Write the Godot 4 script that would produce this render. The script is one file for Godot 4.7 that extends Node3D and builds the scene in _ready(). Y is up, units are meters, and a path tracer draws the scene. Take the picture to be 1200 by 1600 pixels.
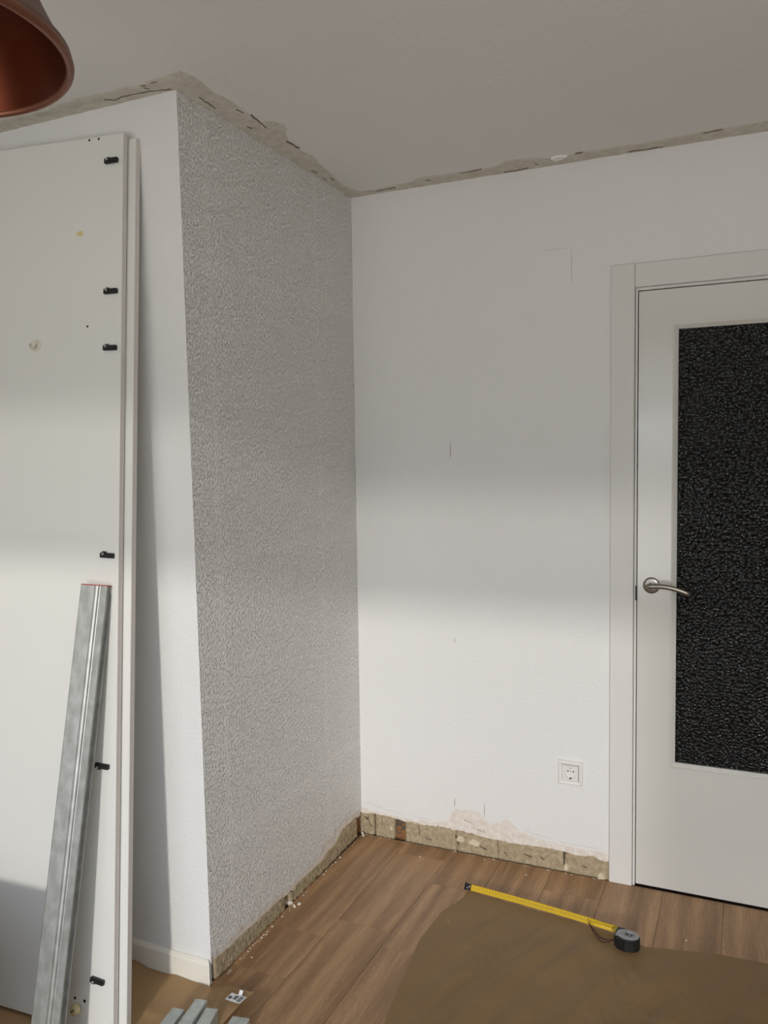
extends Node3D
# Corner of a flat being renovated: stippled pillar, torn-off skirting and cornice, wardrobe panels, glazed door.

const H := 2.487      # ceiling height
const D := 1.021      # z of the front face of the pillar
const WZ := 3.6       # z of the window wall
var rng := RandomNumberGenerator.new()
var M := {}
var used := {}

func _ready() -> void:
	rng.seed = 7
	# ---------- camera, sky, sun, exposure
	var cam := Camera3D.new()
	cam.name = "camera"
	cam.position = Vector3(1.3953, 1.4916, 2.8547)
	cam.rotation_order = EULER_ORDER_YXZ
	cam.rotation = Vector3(-0.0651, 0.4207, -0.0145)
	cam.fov = 64.26
	cam.near = 0.02
	add_child(cam)
	var we := WorldEnvironment.new()
	we.name = "environment"
	var env := Environment.new()
	var sm := ProceduralSkyMaterial.new()
	sm.sky_top_color = Color(0.84, 0.89, 0.97)
	sm.sky_horizon_color = Color(0.84, 0.87, 0.90)
	sm.ground_bottom_color = Color(1.0, 1.0, 0.985)
	sm.ground_horizon_color = Color(0.55, 0.55, 0.54)
	sm.ground_curve = 0.06
	var sky := Sky.new()
	sky.sky_material = sm
	env.background_mode = Environment.BG_SKY
	env.sky = sky
	env.background_energy_multiplier = 3.1
	env.ambient_light_source = Environment.AMBIENT_SOURCE_SKY
	env.tonemap_mode = Environment.TONE_MAPPER_LINEAR
	env.tonemap_exposure = 1.0
	env.sdfgi_enabled = true
	env.ssao_enabled = true
	env.ssil_enabled = true
	we.environment = env
	add_child(we)
	var sun := DirectionalLight3D.new()
	sun.name = "hazy_sun"
	sun.light_color = Color(1.0, 0.985, 0.96)
	sun.light_energy = 0.455
	sun.light_angular_distance = 3.0
	sun.shadow_enabled = true
	sun.sky_mode = DirectionalLight3D.SKY_MODE_LIGHT_ONLY
	add_child(sun)
	sun.look_at_from_position(Vector3.ZERO, Vector3(-0.24, -0.25, -1.0))

	make_materials()
	room()
	ceiling_scar()
	skirting()
	door()
	floor_planks()
	kraft_papers()
	wardrobe_panels()
	straightedge()
	metal_studs()
	socket()
	tape_measure()
	pendant_lamp()
	crumbs()

# ------------------------------------------------------------------ helpers
func numbered(called: String) -> String:
	if not used.has(called):
		used[called] = 0
		return called
	used[called] += 1
	return "%s_%03d" % [called, used[called]]

func tag(o: Node3D, label: String, category: String, group := "", kind := "") -> void:
	o.set_meta("label", label)
	o.set_meta("category", category)
	if group != "":
		o.set_meta("group", group)
	if kind != "":
		o.set_meta("kind", kind)

func thing(called: String, label: String, category: String, at := Vector3.ZERO, group := "", kind := "") -> Node3D:
	var o := Node3D.new()
	o.name = numbered(called)
	o.position = at
	add_child(o)
	tag(o, label, category, group, kind)
	return o

func new_st() -> SurfaceTool:
	var st := SurfaceTool.new()
	st.begin(Mesh.PRIMITIVE_TRIANGLES)
	st.set_smooth_group(-1)
	return st

func commit(called: String, st: SurfaceTool, m: Material, parent: Node3D, normals := true) -> MeshInstance3D:
	if normals:
		st.generate_normals()
	var o := MeshInstance3D.new()
	o.mesh = st.commit()
	o.material_override = null
	o.mesh.surface_set_material(0, m)
	if parent == self:
		o.name = numbered(called)
		add_child(o)
	else:
		o.name = called
		var k := 0
		while parent.has_node(NodePath(o.name)):
			k += 1
			o.name = "%s_%03d" % [called, k]
		# vertices are given in world space unless the parent is turned; move them to the parent's base
		parent.add_child(o)
		o.position = -world_of(parent) if not parent.has_meta("own_axes") else Vector3.ZERO
	return o

func world_of(n: Node3D) -> Vector3:
	var p := Vector3.ZERO
	var k: Node = n
	while k != self and k is Node3D:
		p += (k as Node3D).position
		k = k.get_parent()
	return p

func vert(st: SurfaceTool, v: Vector3, uv := Vector2.ZERO) -> void:
	st.set_uv(uv)
	st.add_vertex(v)

# counter-clockwise seen from outside; written clockwise for Godot
func tri(st: SurfaceTool, a: Vector3, b: Vector3, c: Vector3, ua := Vector2.ZERO, ub := Vector2.ZERO, uc := Vector2.ZERO) -> void:
	vert(st, a, ua)
	vert(st, c, uc)
	vert(st, b, ub)

func quad(st: SurfaceTool, a: Vector3, b: Vector3, c: Vector3, d: Vector3) -> void:
	tri(st, a, b, c)
	tri(st, a, c, d)

func otri(st: SurfaceTool, a: Vector3, b: Vector3, c: Vector3, ctr: Vector3) -> void:
	if (b - a).cross(c - a).dot((a + b + c) / 3.0 - ctr) >= 0.0:
		tri(st, a, b, c)
	else:
		tri(st, a, c, b)

func box(st: SurfaceTool, t: Transform3D, size: Vector3, bev := 0.0) -> void:
	var h := size * 0.5
	bev = minf(bev, minf(h.x, minf(h.y, h.z)) * 0.95)
	var P := {}
	for sx in [-1, 1]:
		for sy in [-1, 1]:
			for sz in [-1, 1]:
				for ax in 3:
					var v := Vector3(sx * (h.x - bev), sy * (h.y - bev), sz * (h.z - bev))
					v[ax] += bev * [sx, sy, sz][ax]
					P[[sx, sy, sz, ax]] = t * v
	var c := t.origin
	for ax in 3:
		for s in [-1, 1]:
			var q := []
			for e in [[-1, -1], [1, -1], [1, 1], [-1, 1]]:
				var k := [0, 0, 0, ax]
				k[ax] = s
				k[(ax + 1) % 3] = e[0]
				k[(ax + 2) % 3] = e[1]
				q.append(P[k])
			otri(st, q[0], q[1], q[2], c)
			otri(st, q[0], q[2], q[3], c)
	if bev <= 0.0:
		return
	for ax in 3:
		for s1 in [-1, 1]:
			for s2 in [-1, 1]:
				var b := (ax + 1) % 3
				var d := (ax + 2) % 3
				var k0 := [0, 0, 0, b]
				k0[ax] = -1
				k0[b] = s1
				k0[d] = s2
				var k1 := k0.duplicate()
				k1[ax] = 1
				var k2 := k0.duplicate()
				k2[3] = d
				var k3 := k1.duplicate()
				k3[3] = d
				otri(st, P[k0], P[k1], P[k3], c)
				otri(st, P[k0], P[k3], P[k2], c)
	for sx in [-1, 1]:
		for sy in [-1, 1]:
			for sz in [-1, 1]:
				otri(st, P[[sx, sy, sz, 0]], P[[sx, sy, sz, 1]], P[[sx, sy, sz, 2]], c)

func at3(x: float, y: float, z: float) -> Transform3D:
	return Transform3D(Basis(), Vector3(x, y, z))

# box from corner to corner
func cbox(st: SurfaceTool, a: Vector3, b: Vector3, bev := 0.0) -> void:
	box(st, Transform3D(Basis(), (a + b) * 0.5), (b - a).abs(), bev)

# f(u, v) -> Vector3; u x v right-handed towards the outside
func grid(st: SurfaceTool, nu: int, nv: int, f: Callable, flip := false) -> void:
	var pts := []
	for i in nu + 1:
		for j in nv + 1:
			pts.append(f.call(float(i) / nu, float(j) / nv))
	for i in nu:
		for j in nv:
			var a: Vector3 = pts[i * (nv + 1) + j]
			var b: Vector3 = pts[(i + 1) * (nv + 1) + j]
			var c: Vector3 = pts[(i + 1) * (nv + 1) + j + 1]
			var d: Vector3 = pts[i * (nv + 1) + j + 1]
			var ua := Vector2(float(i) / nu, float(j) / nv)
			var ub := Vector2(float(i + 1) / nu, float(j) / nv)
			var uc := Vector2(float(i + 1) / nu, float(j + 1) / nv)
			var ud := Vector2(float(i) / nu, float(j + 1) / nv)
			if flip:
				tri(st, a, c, b, ua, uc, ub)
				tri(st, a, d, c, ua, ud, uc)
			else:
				tri(st, a, b, c, ua, ub, uc)
				tri(st, a, c, d, ua, uc, ud)

func smooth(st: SurfaceTool) -> void:
	st.set_smooth_group(0)

# closed or open profile of (radius, height), turned about t's y axis
func lathe(st: SurfaceTool, prof: Array, segs: int, t: Transform3D, flip := false) -> void:
	for i in prof.size() - 1:
		for k in segs:
			var a0 := TAU * k / segs
			var a1 := TAU * (k + 1) / segs
			var p: Vector2 = prof[i]
			var q: Vector2 = prof[i + 1]
			var A := t * Vector3(p.x * cos(a0), p.y, p.x * sin(a0))
			var B := t * Vector3(p.x * cos(a1), p.y, p.x * sin(a1))
			var C := t * Vector3(q.x * cos(a1), q.y, q.x * sin(a1))
			var E := t * Vector3(q.x * cos(a0), q.y, q.x * sin(a0))
			var l := [A, B, C, E]
			if not flip:
				l = [A, E, C, B]
			if p.x > 1e-6:
				tri(st, l[0], l[1], l[2]) if p.x > 1e-6 and (l[1] - l[0]).cross(l[2] - l[0]).length() > 1e-14 else null
			if (l[2] - l[0]).cross(l[3] - l[0]).length() > 1e-14:
				tri(st, l[0], l[2], l[3])
			if p.x <= 1e-6:
				tri(st, l[0], l[1], l[2])

# extrude a 2D outline (x, y of t) along t's z from 0 to len
func extrude(st: SurfaceTool, poly: PackedVector2Array, t: Transform3D, len: float) -> void:
	var p := poly.duplicate()
	if Geometry2D.is_polygon_clockwise(p):
		p.reverse()
	# is_polygon_clockwise works with y down, so check the signed area too
	var area := 0.0
	for i in p.size():
		area += p[i].cross(p[(i + 1) % p.size()])
	if area < 0.0:
		p.reverse()
	for i in p.size():
		var a := p[i]
		var b := p[(i + 1) % p.size()]
		quad(st, t * Vector3(a.x, a.y, 0), t * Vector3(b.x, b.y, 0), t * Vector3(b.x, b.y, len), t * Vector3(a.x, a.y, len))
	var idx := Geometry2D.triangulate_polygon(p)
	for i in range(0, idx.size(), 3):
		var A := p[idx[i]]
		var B := p[idx[i + 1]]
		var C := p[idx[i + 2]]
		if (B - A).cross(C - A) < 0.0:
			var s := B
			B = C
			C = s
		tri(st, t * Vector3(A.x, A.y, len), t * Vector3(B.x, B.y, len), t * Vector3(C.x, C.y, len))
		tri(st, t * Vector3(A.x, A.y, 0), t * Vector3(C.x, C.y, 0), t * Vector3(B.x, B.y, 0))

# tube through points; radii (rx sideways, ry up) per point
func tube(st: SurfaceTool, pts: Array, radii: Array, segs := 10, up := Vector3.UP) -> void:
	var rings := []
	for i in pts.size():
		var d: Vector3 = (pts[mini(i + 1, pts.size() - 1)] - pts[maxi(i - 1, 0)]).normalized()
		var s := d.cross(up).normalized()
		var w := s.cross(d).normalized()
		var ring := []
		for k in segs:
			var a := TAU * k / segs
			var r: Vector2 = radii[i] if radii[i] is Vector2 else Vector2(radii[i], radii[i])
			ring.append(pts[i] + s * cos(a) * r.x + w * sin(a) * r.y)
		rings.append(ring)
	for i in pts.size() - 1:
		for k in segs:
			var n := (k + 1) % segs
			quad(st, rings[i][k], rings[i][n], rings[i + 1][n], rings[i + 1][k])
	for k in segs:
		var n := (k + 1) % segs
		tri(st, pts[0], rings[0][n], rings[0][k])
		tri(st, pts[-1], rings[-1][k], rings[-1][n])

func V(x: float, y: float) -> Vector2:
	return Vector2(x, y)

# y on a polyline of points sorted by x
func along(line: Array, x: float) -> float:
	if x <= line[0].x:
		return line[0].y
	for i in line.size() - 1:
		if x <= line[i + 1].x:
			return lerpf(line[i].y, line[i + 1].y, (x - line[i].x) / maxf(1e-6, line[i + 1].x - line[i].x))
	return line[-1].y

var jag := FastNoiseLite.new()
func ragged(x: float, amp: float, seed_at := 0.0) -> float:
	return (jag.get_noise_2d(x * 100.0, seed_at) + 0.6 * jag.get_noise_2d(x * 330.0, seed_at + 50.0)) * amp

# ------------------------------------------------------------------ materials
func plain(col: Color, rough := 0.6, metal := 0.0) -> StandardMaterial3D:
	var m := StandardMaterial3D.new()
	m.albedo_color = col
	m.roughness = rough
	m.metallic = metal
	return m

func noise(freq: float, type := FastNoiseLite.TYPE_SIMPLEX_SMOOTH, octaves := 3, sd := 1) -> FastNoiseLite:
	var n := FastNoiseLite.new()
	n.noise_type = type
	n.seed = sd
	n.frequency = freq
	n.fractal_type = FastNoiseLite.FRACTAL_FBM if octaves > 1 else FastNoiseLite.FRACTAL_NONE
	n.fractal_octaves = octaves
	return n

func bytes_tex(w: int, h: int, data: PackedByteArray, rgb := true) -> ImageTexture:
	return ImageTexture.create_from_image(Image.create_from_data(w, h, false, Image.FORMAT_RGB8 if rgb else Image.FORMAT_L8, data))

func relief(m: StandardMaterial3D, tex: Texture2D, cm: float, tile := Vector3.ONE) -> void:
	m.heightmap_enabled = true
	m.heightmap_texture = tex
	m.heightmap_scale = cm
	m.uv1_triplanar = true
	m.uv1_world_triplanar = true
	m.uv1_scale = tile

# two-tone mottled colour from a seamless noise
func mottle(n: FastNoiseLite, size: int, a: Color, b: Color, hard := 1.0) -> ImageTexture:
	var src := n.get_seamless_image(size, size)
	src.convert(Image.FORMAT_L8)
	var g := src.get_data()
	var out := PackedByteArray()
	out.resize(size * size * 3)
	for i in size * size:
		var t := clampf((g[i] / 255.0 - 0.5) * hard + 0.5, 0.0, 1.0)
		out[i * 3] = int(lerpf(a.r, b.r, t) * 255.0)
		out[i * 3 + 1] = int(lerpf(a.g, b.g, t) * 255.0)
		out[i * 3 + 2] = int(lerpf(a.b, b.b, t) * 255.0)
	return bytes_tex(size, size, out)

func height_tex(n: FastNoiseLite, size: int, lo := 0.0, hi := 1.0) -> ImageTexture:
	var src := n.get_seamless_image(size, size)
	src.convert(Image.FORMAT_L8)
	var g := src.get_data()
	for i in g.size():
		g[i] = int(smoothstep(lo, hi, g[i] / 255.0) * 255.0)
	return bytes_tex(size, size, g, false)

func wood_texture() -> ImageTexture:
	# four boards side by side, grain along v
	var W := 256
	var L := 1024
	var rough_n := noise(0.02, FastNoiseLite.TYPE_SIMPLEX_SMOOTH, 2, 11)
	var fib := noise(0.05, FastNoiseLite.TYPE_SIMPLEX, 2, 23)
	var out := PackedByteArray()
	out.resize(W * 4 * L * 3)
	for b in 4:
		var cx: float = [0.35, 0.7, 0.55, -0.3][b]
		var bend: float = [9.0, 3.0, 13.0, 4.0][b]
		for y in L:
			var v := float(y) / L
			var edge := 1.0
			var wob := rough_n.get_noise_2d(b * 400.0, y * 0.5) * 0.12
			for x in W:
				var u := float(x) / W
				var du := u - cx + wob
				# cathedral rings
				var ring := absf(du) * 16.0 + sqrt(du * du * 40.0 + 0.02) * bend * 0.3 * (1.0 - v) + rough_n.get_noise_2d(x * 0.9 + b * 300.0, y * 0.10) * 2.6
				var saw := ring - floorf(ring)
				var late := smoothstep(0.55, 0.95, saw) * (1.0 - smoothstep(0.95, 1.0, saw))
				var f := fib.get_noise_2d(x * 4.0 + b * 999.0, y * 0.14)
				var f2 := fib.get_noise_2d(x * 13.0 + b * 99.0, y * 0.5 + 700.0)
				var band := rough_n.get_noise_2d(x * 0.55 + b * 713.0, y * 0.055 + 90.0)
				var t := clampf(0.40 + late * 0.13 + f * 0.20 + f2 * 0.10 + band * 0.42, 0.0, 1.0)
				var i := (y * W * 4 + b * W + x) * 3
				out[i] = int(lerpf(0.765, 0.455, t) * 255.0)
				out[i + 1] = int(lerpf(0.625, 0.345, t) * 255.0)
				out[i + 2] = int(lerpf(0.490, 0.255, t) * 255.0)
	return bytes_tex(W * 4, L, out)

func make_materials() -> void:
	jag.noise_type = FastNoiseLite.TYPE_SIMPLEX_SMOOTH
	jag.frequency = 0.25
	var stip := height_tex(noise(0.068, FastNoiseLite.TYPE_SIMPLEX_SMOOTH, 3, 3), 1024, 0.46, 0.86)
	var fine := height_tex(noise(0.035, FastNoiseLite.TYPE_SIMPLEX_SMOOTH, 4, 5), 1024, 0.1, 0.9)
	var lump := height_tex(noise(0.012, FastNoiseLite.TYPE_SIMPLEX_SMOOTH, 5, 9), 1024, 0.1, 0.9)
	M.stipple = plain(Color(0.945, 0.94, 0.925), 0.55)
	relief(M.stipple, stip, 0.55, Vector3(1.6, 1.2, 1.6))
	M.paint = plain(Color(0.905, 0.90, 0.89), 0.6)
	relief(M.paint, fine, 0.05, Vector3(1.9, 1.9, 1.9))
	M.ceiling = plain(Color(0.89, 0.88, 0.86), 0.75)
	relief(M.ceiling, fine, 0.03, Vector3(1, 1, 1))
	M.plaster = plain(Color(0.915, 0.89, 0.86), 0.85)
	M.plaster.albedo_texture = mottle(noise(0.02, FastNoiseLite.TYPE_SIMPLEX_SMOOTH, 4, 31), 512, Color(0.95, 0.93, 0.91), Color(1, 1, 1), 1.4)
	relief(M.plaster, lump, 0.15, Vector3(3, 3, 3))
	M.scar = plain(Color(0.845, 0.82, 0.775), 0.9)
	M.scar.albedo_texture = mottle(noise(0.015, FastNoiseLite.TYPE_SIMPLEX_SMOOTH, 5, 33), 512, Color(0.93, 0.92, 0.91), Color(1, 1, 1), 1.6)
	relief(M.scar, lump, 0.2, Vector3(2.5, 2.5, 2.5))
	M.mortar = plain(Color(0.735, 0.67, 0.555), 0.95)
	M.mortar.albedo_texture = mottle(noise(0.02, FastNoiseLite.TYPE_SIMPLEX_SMOOTH, 5, 35), 512, Color(0.86, 0.85, 0.83), Color(1, 1, 1), 1.5)
	relief(M.mortar, lump, 0.3, Vector3(4, 4, 4))
	M.blocker_brown = plain(Color(0.26, 0.20, 0.15), 0.6)  # brown of the added cabinet, kept dark to cut bounce light
	M.brick = plain(Color(0.55, 0.39, 0.25), 0.95)
	relief(M.brick, lump, 0.4, Vector3(4, 4, 4))
	M.chip = plain(Color(0.90, 0.87, 0.82), 0.9)
	M.dark = plain(Color(0.16, 0.13, 0.11), 1.0)
	M.mortar_crack = plain(Color(0.33, 0.285, 0.23), 1.0)
	M.stone = plain(Color(0.84, 0.79, 0.68), 0.9)
	M.crack = plain(Color(0.46, 0.42, 0.38), 1.0)
	M.faint = plain(Color(0.70, 0.69, 0.67), 1.0)
	M.skirting = plain(Color(0.93, 0.91, 0.86), 0.4)
	M.concrete = plain(Color(0.35, 0.31, 0.27), 1.0)
	M.wood = plain(Color(1.0, 0.975, 0.91), 0.45)
	M.wood.albedo_texture = wood_texture()
	M.kraft = plain(Color(0.54, 0.425, 0.275), 0.6)
	M.kraft.albedo_texture = mottle(noise(0.008, FastNoiseLite.TYPE_SIMPLEX_SMOOTH, 4, 41), 512, Color(0.96, 0.96, 0.95), Color(1, 1, 1), 1.4)
	relief(M.kraft, fine, 0.04, Vector3(1.2, 1.2, 1.2))
	M.kraft_sunlit = M.kraft.duplicate()
	M.kraft_sunlit.albedo_color = Color(0.68, 0.55, 0.39)  # lighter copy of the kraft: sunlight on the left sheet put into its colour
	M.melamine = plain(Color(0.885, 0.88, 0.855), 0.38)
	M.melamine_edge = plain(Color(0.87, 0.845, 0.82), 0.5)
	M.lacquer = plain(Color(0.85, 0.84, 0.81), 0.13)
	M.lacquer.metallic_specular = 0.72
	M.trim = plain(Color(0.87, 0.86, 0.84), 0.42)
	M.black = plain(Color(0.10, 0.10, 0.10), 0.5)
	M.steel = plain(Color(0.60, 0.575, 0.54), 0.3, 1.0)
	M.screw = plain(Color(0.75, 0.75, 0.74), 0.35, 1.0)
	M.alu = plain(Color(0.74, 0.745, 0.73), 0.42, 0.5)
	M.alu.albedo_texture = mottle(noise(0.012, FastNoiseLite.TYPE_SIMPLEX_SMOOTH, 5, 51), 512, Color(0.84, 0.84, 0.83), Color(1, 1, 1), 1.6)
	M.alu.uv1_triplanar = true
	M.alu.uv1_world_triplanar = true
	M.alu.uv1_scale = Vector3(5, 3, 5)
	M.galv = plain(Color(0.80, 0.82, 0.80), 0.45, 0.4)
	M.galv.albedo_texture = mottle(noise(0.02, FastNoiseLite.TYPE_SIMPLEX_SMOOTH, 4, 53), 512, Color(0.92, 0.92, 0.92), Color(1, 1, 1), 1.5)
	M.galv.uv1_triplanar = true
	M.galv.uv1_world_triplanar = true
	M.galv.uv1_scale = Vector3(4, 4, 4)
	M.red = plain(Color(0.62, 0.12, 0.10), 0.6)
	M.plastic = plain(Color(0.91, 0.90, 0.88), 0.25)
	M.cream = plain(Color(0.86, 0.80, 0.62), 0.45)
	M.clear = plain(Color(0.86, 0.84, 0.78), 0.3)
	M.glue = plain(Color(0.84, 0.79, 0.58), 0.5)
	M.yellow = plain(Color(0.87, 0.72, 0.16), 0.4)
	M.ink = plain(Color(0.08, 0.07, 0.05), 0.6)
	M.grey_badge = plain(Color(0.62, 0.62, 0.63), 0.4)
	M.dark_badge = plain(Color(0.16, 0.16, 0.17), 0.4)
	M.strap = plain(Color(0.22, 0.08, 0.07), 0.8)
	M.paper = plain(Color(0.92, 0.92, 0.93), 0.6)
	M.print_grey = plain(Color(0.30, 0.30, 0.32), 0.7)
	M.copper = plain(Color(0.33, 0.135, 0.05), 0.30, 0.8)
	M.copper_out = plain(Color(0.44, 0.33, 0.28), 0.5, 0.6)
	M.copper_lip = plain(Color(0.50, 0.32, 0.25), 0.38, 0.7)
	# pebbled dark glass
	var cell := noise(0.072, FastNoiseLite.TYPE_CELLULAR, 1, 61)
	cell.cellular_return_type = FastNoiseLite.RETURN_DISTANCE
	cell.cellular_distance_function = FastNoiseLite.DISTANCE_EUCLIDEAN_SQUARED
	cell.domain_warp_enabled = true
	cell.domain_warp_amplitude = 8.0
	cell.domain_warp_frequency = 0.02
	var gi := cell.get_image(800, 2048, true)
	gi.convert(Image.FORMAT_RGBA8)
	gi.bump_map_to_normal_map(9.0)
	M.glass = plain(Color(0.010, 0.012, 0.013, 0.75), 0.12)
	M.glass.transparency = BaseMaterial3D.TRANSPARENCY_ALPHA
	M.glass.metallic_specular = 0.45
	M.glass.normal_enabled = true
	M.glass.normal_texture = ImageTexture.create_from_image(gi)
	M.glass.normal_scale = 1.0
	M.screen = plain(Color(0.80, 0.79, 0.76, 0.40), 0.9)
	M.screen.transparency = BaseMaterial3D.TRANSPARENCY_ALPHA

# ------------------------------------------------------------------ room shell
func corner_x(y: float) -> float:
	return lerpf(0.0149, -0.0157, y / H)

func shell(called: String, label: String, cat: String) -> Node3D:
	return thing(called, label, cat, Vector3.ZERO, "", "structure")

# a vertical sheet of paint or plaster with a ragged lower edge and a visible thickness
func sheet(parent: Node3D, called: String, m: Material, n: int, along_p: Callable, low: Callable, thick: Vector3, flip: bool) -> void:
	var st := new_st()
	smooth(st)
	# along_p(u, y) -> point on the face; low(u) -> y of the lower edge
	var rows := [0.0, 0.02, 0.06, 0.15, 0.4, 0.7, 1.0]
	grid(st, n, 6, func(u: float, v: float) -> Vector3:
		var k := int(round(v * 6.0))
		var y0: float = low.call(u)
		return along_p.call(u, lerpf(y0, H, rows[k])), flip)
	var s2 := new_st()
	grid(s2, n, 1, func(u: float, v: float) -> Vector3:
		var y0: float = low.call(u)
		return along_p.call(u, y0) + thick * (1.0 - v), flip)
	var o := commit(called, st, m, parent)
	commit("broken_edge", s2, m, o)

const MORTAR_B := [[0.006, 0.082], [0.052, 0.087], [0.071, 0.082], [0.146, 0.082], [0.186, 0.076], [0.261, 0.076], [0.34, 0.082], [0.392, 0.079], [0.468, 0.078], [0.518, 0.072], [0.592, 0.068], [0.64, 0.07], [0.712, 0.073], [0.782, 0.074], [0.805, 0.074], [0.85, 0.068], [0.884, 0.068], [0.907, 0.077], [0.933, 0.065], [0.962, 0.064]]
const PAINT_B := [[0.007, 0.103], [0.099, 0.097], [0.208, 0.09], [0.314, 0.095], [0.367, 0.109], [0.392, 0.16], [0.400, 0.163], [0.456, 0.167], [0.494, 0.163], [0.511, 0.134], [0.543, 0.13], [0.58, 0.141], [0.592, 0.158], [0.617, 0.143], [0.652, 0.118], [0.712, 0.104], [0.782, 0.098], [0.85, 0.094], [0.918, 0.095], [0.962, 0.092]]
const PAINT_S := [[0.0, 0.098], [0.084, 0.102], [0.166, 0.116], [0.235, 0.111], [0.246, 0.084], [0.286, 0.097], [0.331, 0.093], [0.346, 0.069], [0.463, 0.061], [0.52, 0.059], [0.592, 0.061], [0.652, 0.070], [0.766, 0.076], [0.854, 0.082], [0.931, 0.075], [1.02, 0.078]]
const MORTAR_S := [[0.0, 0.072], [0.06, 0.080], [0.10, 0.078], [0.166, 0.082], [0.22, 0.060], [0.249, 0.050], [0.29, 0.052], [0.33, 0.040], [0.348, 0.038], [0.442, 0.040], [0.53, 0.043], [0.593, 0.046], [0.768, 0.049], [0.856, 0.053], [0.955, 0.054], [1.02, 0.060]]

func line(a: Array) -> Array:
	return a.map(func(p): return Vector2(p[0], p[1]))

func room() -> void:
	var st: SurfaceTool
	# ----- ceiling
	var c := shell("ceiling", "off-white painted ceiling with a torn plaster line where the cornice was", "ceiling")
	st = new_st()
	cbox(st, Vector3(-1.8, H, -1.6), Vector3(2.9, H + 0.12, WZ + 0.2))
	commit("slab", st, M.ceiling, c)
	# ----- back wall: core with the doorway, plaster, paint
	var wb := shell("wall_back", "white back wall with the glazed door and exposed mortar along its foot", "wall")
	st = new_st()
	cbox(st, Vector3(-0.2, -0.1, -0.13), Vector3(1.035, H + 0.02, -0.016))
	cbox(st, Vector3(1.035, 2.04, -0.13), Vector3(1.80, H + 0.02, -0.016))
	cbox(st, Vector3(1.80, -0.1, -0.13), Vector3(2.9, H + 0.02, -0.016))
	commit("masonry", st, M.concrete, wb)
	var mb := line(MORTAR_B)
	var pb := line(PAINT_B)
	sheet(wb, "plaster_coat", M.plaster, 240, func(u: float, y: float) -> Vector3: return Vector3(-0.012 + u * 1.042, y, -0.0016),
		func(u: float) -> float: return along(mb, -0.012 + u * 1.042) + ragged(u, 0.004, 3.0), Vector3(0, 0, -0.013), false)
	sheet(wb, "paint_coat", M.paint, 240, func(u: float, y: float) -> Vector3: return Vector3(-0.012 + u * 1.042, y, 0.0),
		func(u: float) -> float: return maxf(along(pb, -0.012 + u * 1.042) + ragged(u, 0.004, 9.0), along(mb, -0.012 + u * 1.042) + 0.006), Vector3(0, 0, -0.0016), false)
	st = new_st()
	cbox(st, Vector3(1.03, 2.045, -0.016), Vector3(1.805, H, 0.0))
	cbox(st, Vector3(1.805, 0.0, -0.016), Vector3(2.9, H, 0.0))
	commit("paint_coat", st, M.paint, wb)
	# ----- the stippled side of the pillar
	var ws := shell("wall_left", "white stippled side of the pillar with a broken strip of mortar at its foot", "wall")
	var ms := line(MORTAR_S)
	var ps := line(PAINT_S)
	st = new_st()
	cbox(st, Vector3(-0.14, -0.1, -0.02), Vector3(-0.022, H + 0.02, D - 0.03))
	commit("masonry", st, M.concrete, ws)
	var face := func(z: float, y: float, off: float) -> Vector3:
		return Vector3(corner_x(y) * clampf(z / D, 0.0, 1.0) + off, y, z)
	sheet(ws, "plaster_coat", M.plaster, 220, func(u: float, y: float) -> Vector3: return face.call((1.0 - u) * D, y, -0.004),
		func(u: float) -> float: return along(ms, (1.0 - u) * D) - 0.004 + ragged(u, 0.004, 21.0), Vector3(-0.016, 0, 0), false)
	sheet(ws, "stippled_paint", M.stipple, 220, func(u: float, y: float) -> Vector3: return face.call((1.0 - u) * D, y, 0.0),
		func(u: float) -> float: return maxf(along(ps, (1.0 - u) * D) + ragged(u, 0.005, 27.0), along(ms, (1.0 - u) * D) + 0.006), Vector3(-0.0042, 0, 0), false)
	# ----- the front of the pillar
	var wf := shell("wall_front", "white front of the pillar behind the leaning panels", "wall")
	st = new_st()
	cbox(st, Vector3(-1.8, -0.1, D - 0.12), Vector3(-0.022, H + 0.02, D - 0.012))
	commit("masonry", st, M.concrete, wf)
	st = new_st()
	grid(st, 1, 24, func(u: float, v: float) -> Vector3: return Vector3(lerpf(-1.7, corner_x(v * H), u), v * H, D))
	commit("paint_coat", st, M.paint, wf)
	# ----- walls outside the picture
	var wr := shell("wall_right", "plain white wall to the right of the door, outside the picture", "wall")
	st = new_st()
	cbox(st, Vector3(2.7, -0.1, -0.1), Vector3(2.9, H + 0.02, WZ + 0.2))
	commit("wall_body", st, M.paint, wr)
	var wl := shell("wall_far_left", "plain white wall at the far left, outside the picture", "wall")
	st = new_st()
	cbox(st, Vector3(-1.8, -0.1, D - 0.1), Vector3(-1.6, H + 0.02, WZ + 0.2))
	commit("wall_body", st, M.paint, wl)
	# window wall: a wide window; blind and curtain are added to shape the beam
	var wo := shell("wall_outer", "white outer wall with the wide window opening, outside the picture", "wall")
	st = new_st()
	var x0 := -0.5
	var x1 := 2.55
	var sill := 0.44
	cbox(st, Vector3(-1.8, -0.1, WZ), Vector3(x0, H + 0.02, WZ + 0.2))
	cbox(st, Vector3(x1, -0.1, WZ), Vector3(2.9, H + 0.02, WZ + 0.2))
	cbox(st, Vector3(x0, 2.30, WZ), Vector3(x1, H + 0.02, WZ + 0.2))
	cbox(st, Vector3(x0, -0.1, WZ), Vector3(x1, sill, WZ + 0.2))
	commit("wall_body", st, M.paint, wo)
	var bl := shell("added_blind_1", "added half lowered grey screen blind, unseen, stepping the light on the back wall", "blind")  # unseen cloth added to make two light steps on the back wall
	st = new_st()
	cbox(st, Vector3(x0 - 0.05, 1.84, WZ - 0.022), Vector3(x1 + 0.05, 2.36, WZ - 0.020))
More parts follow.
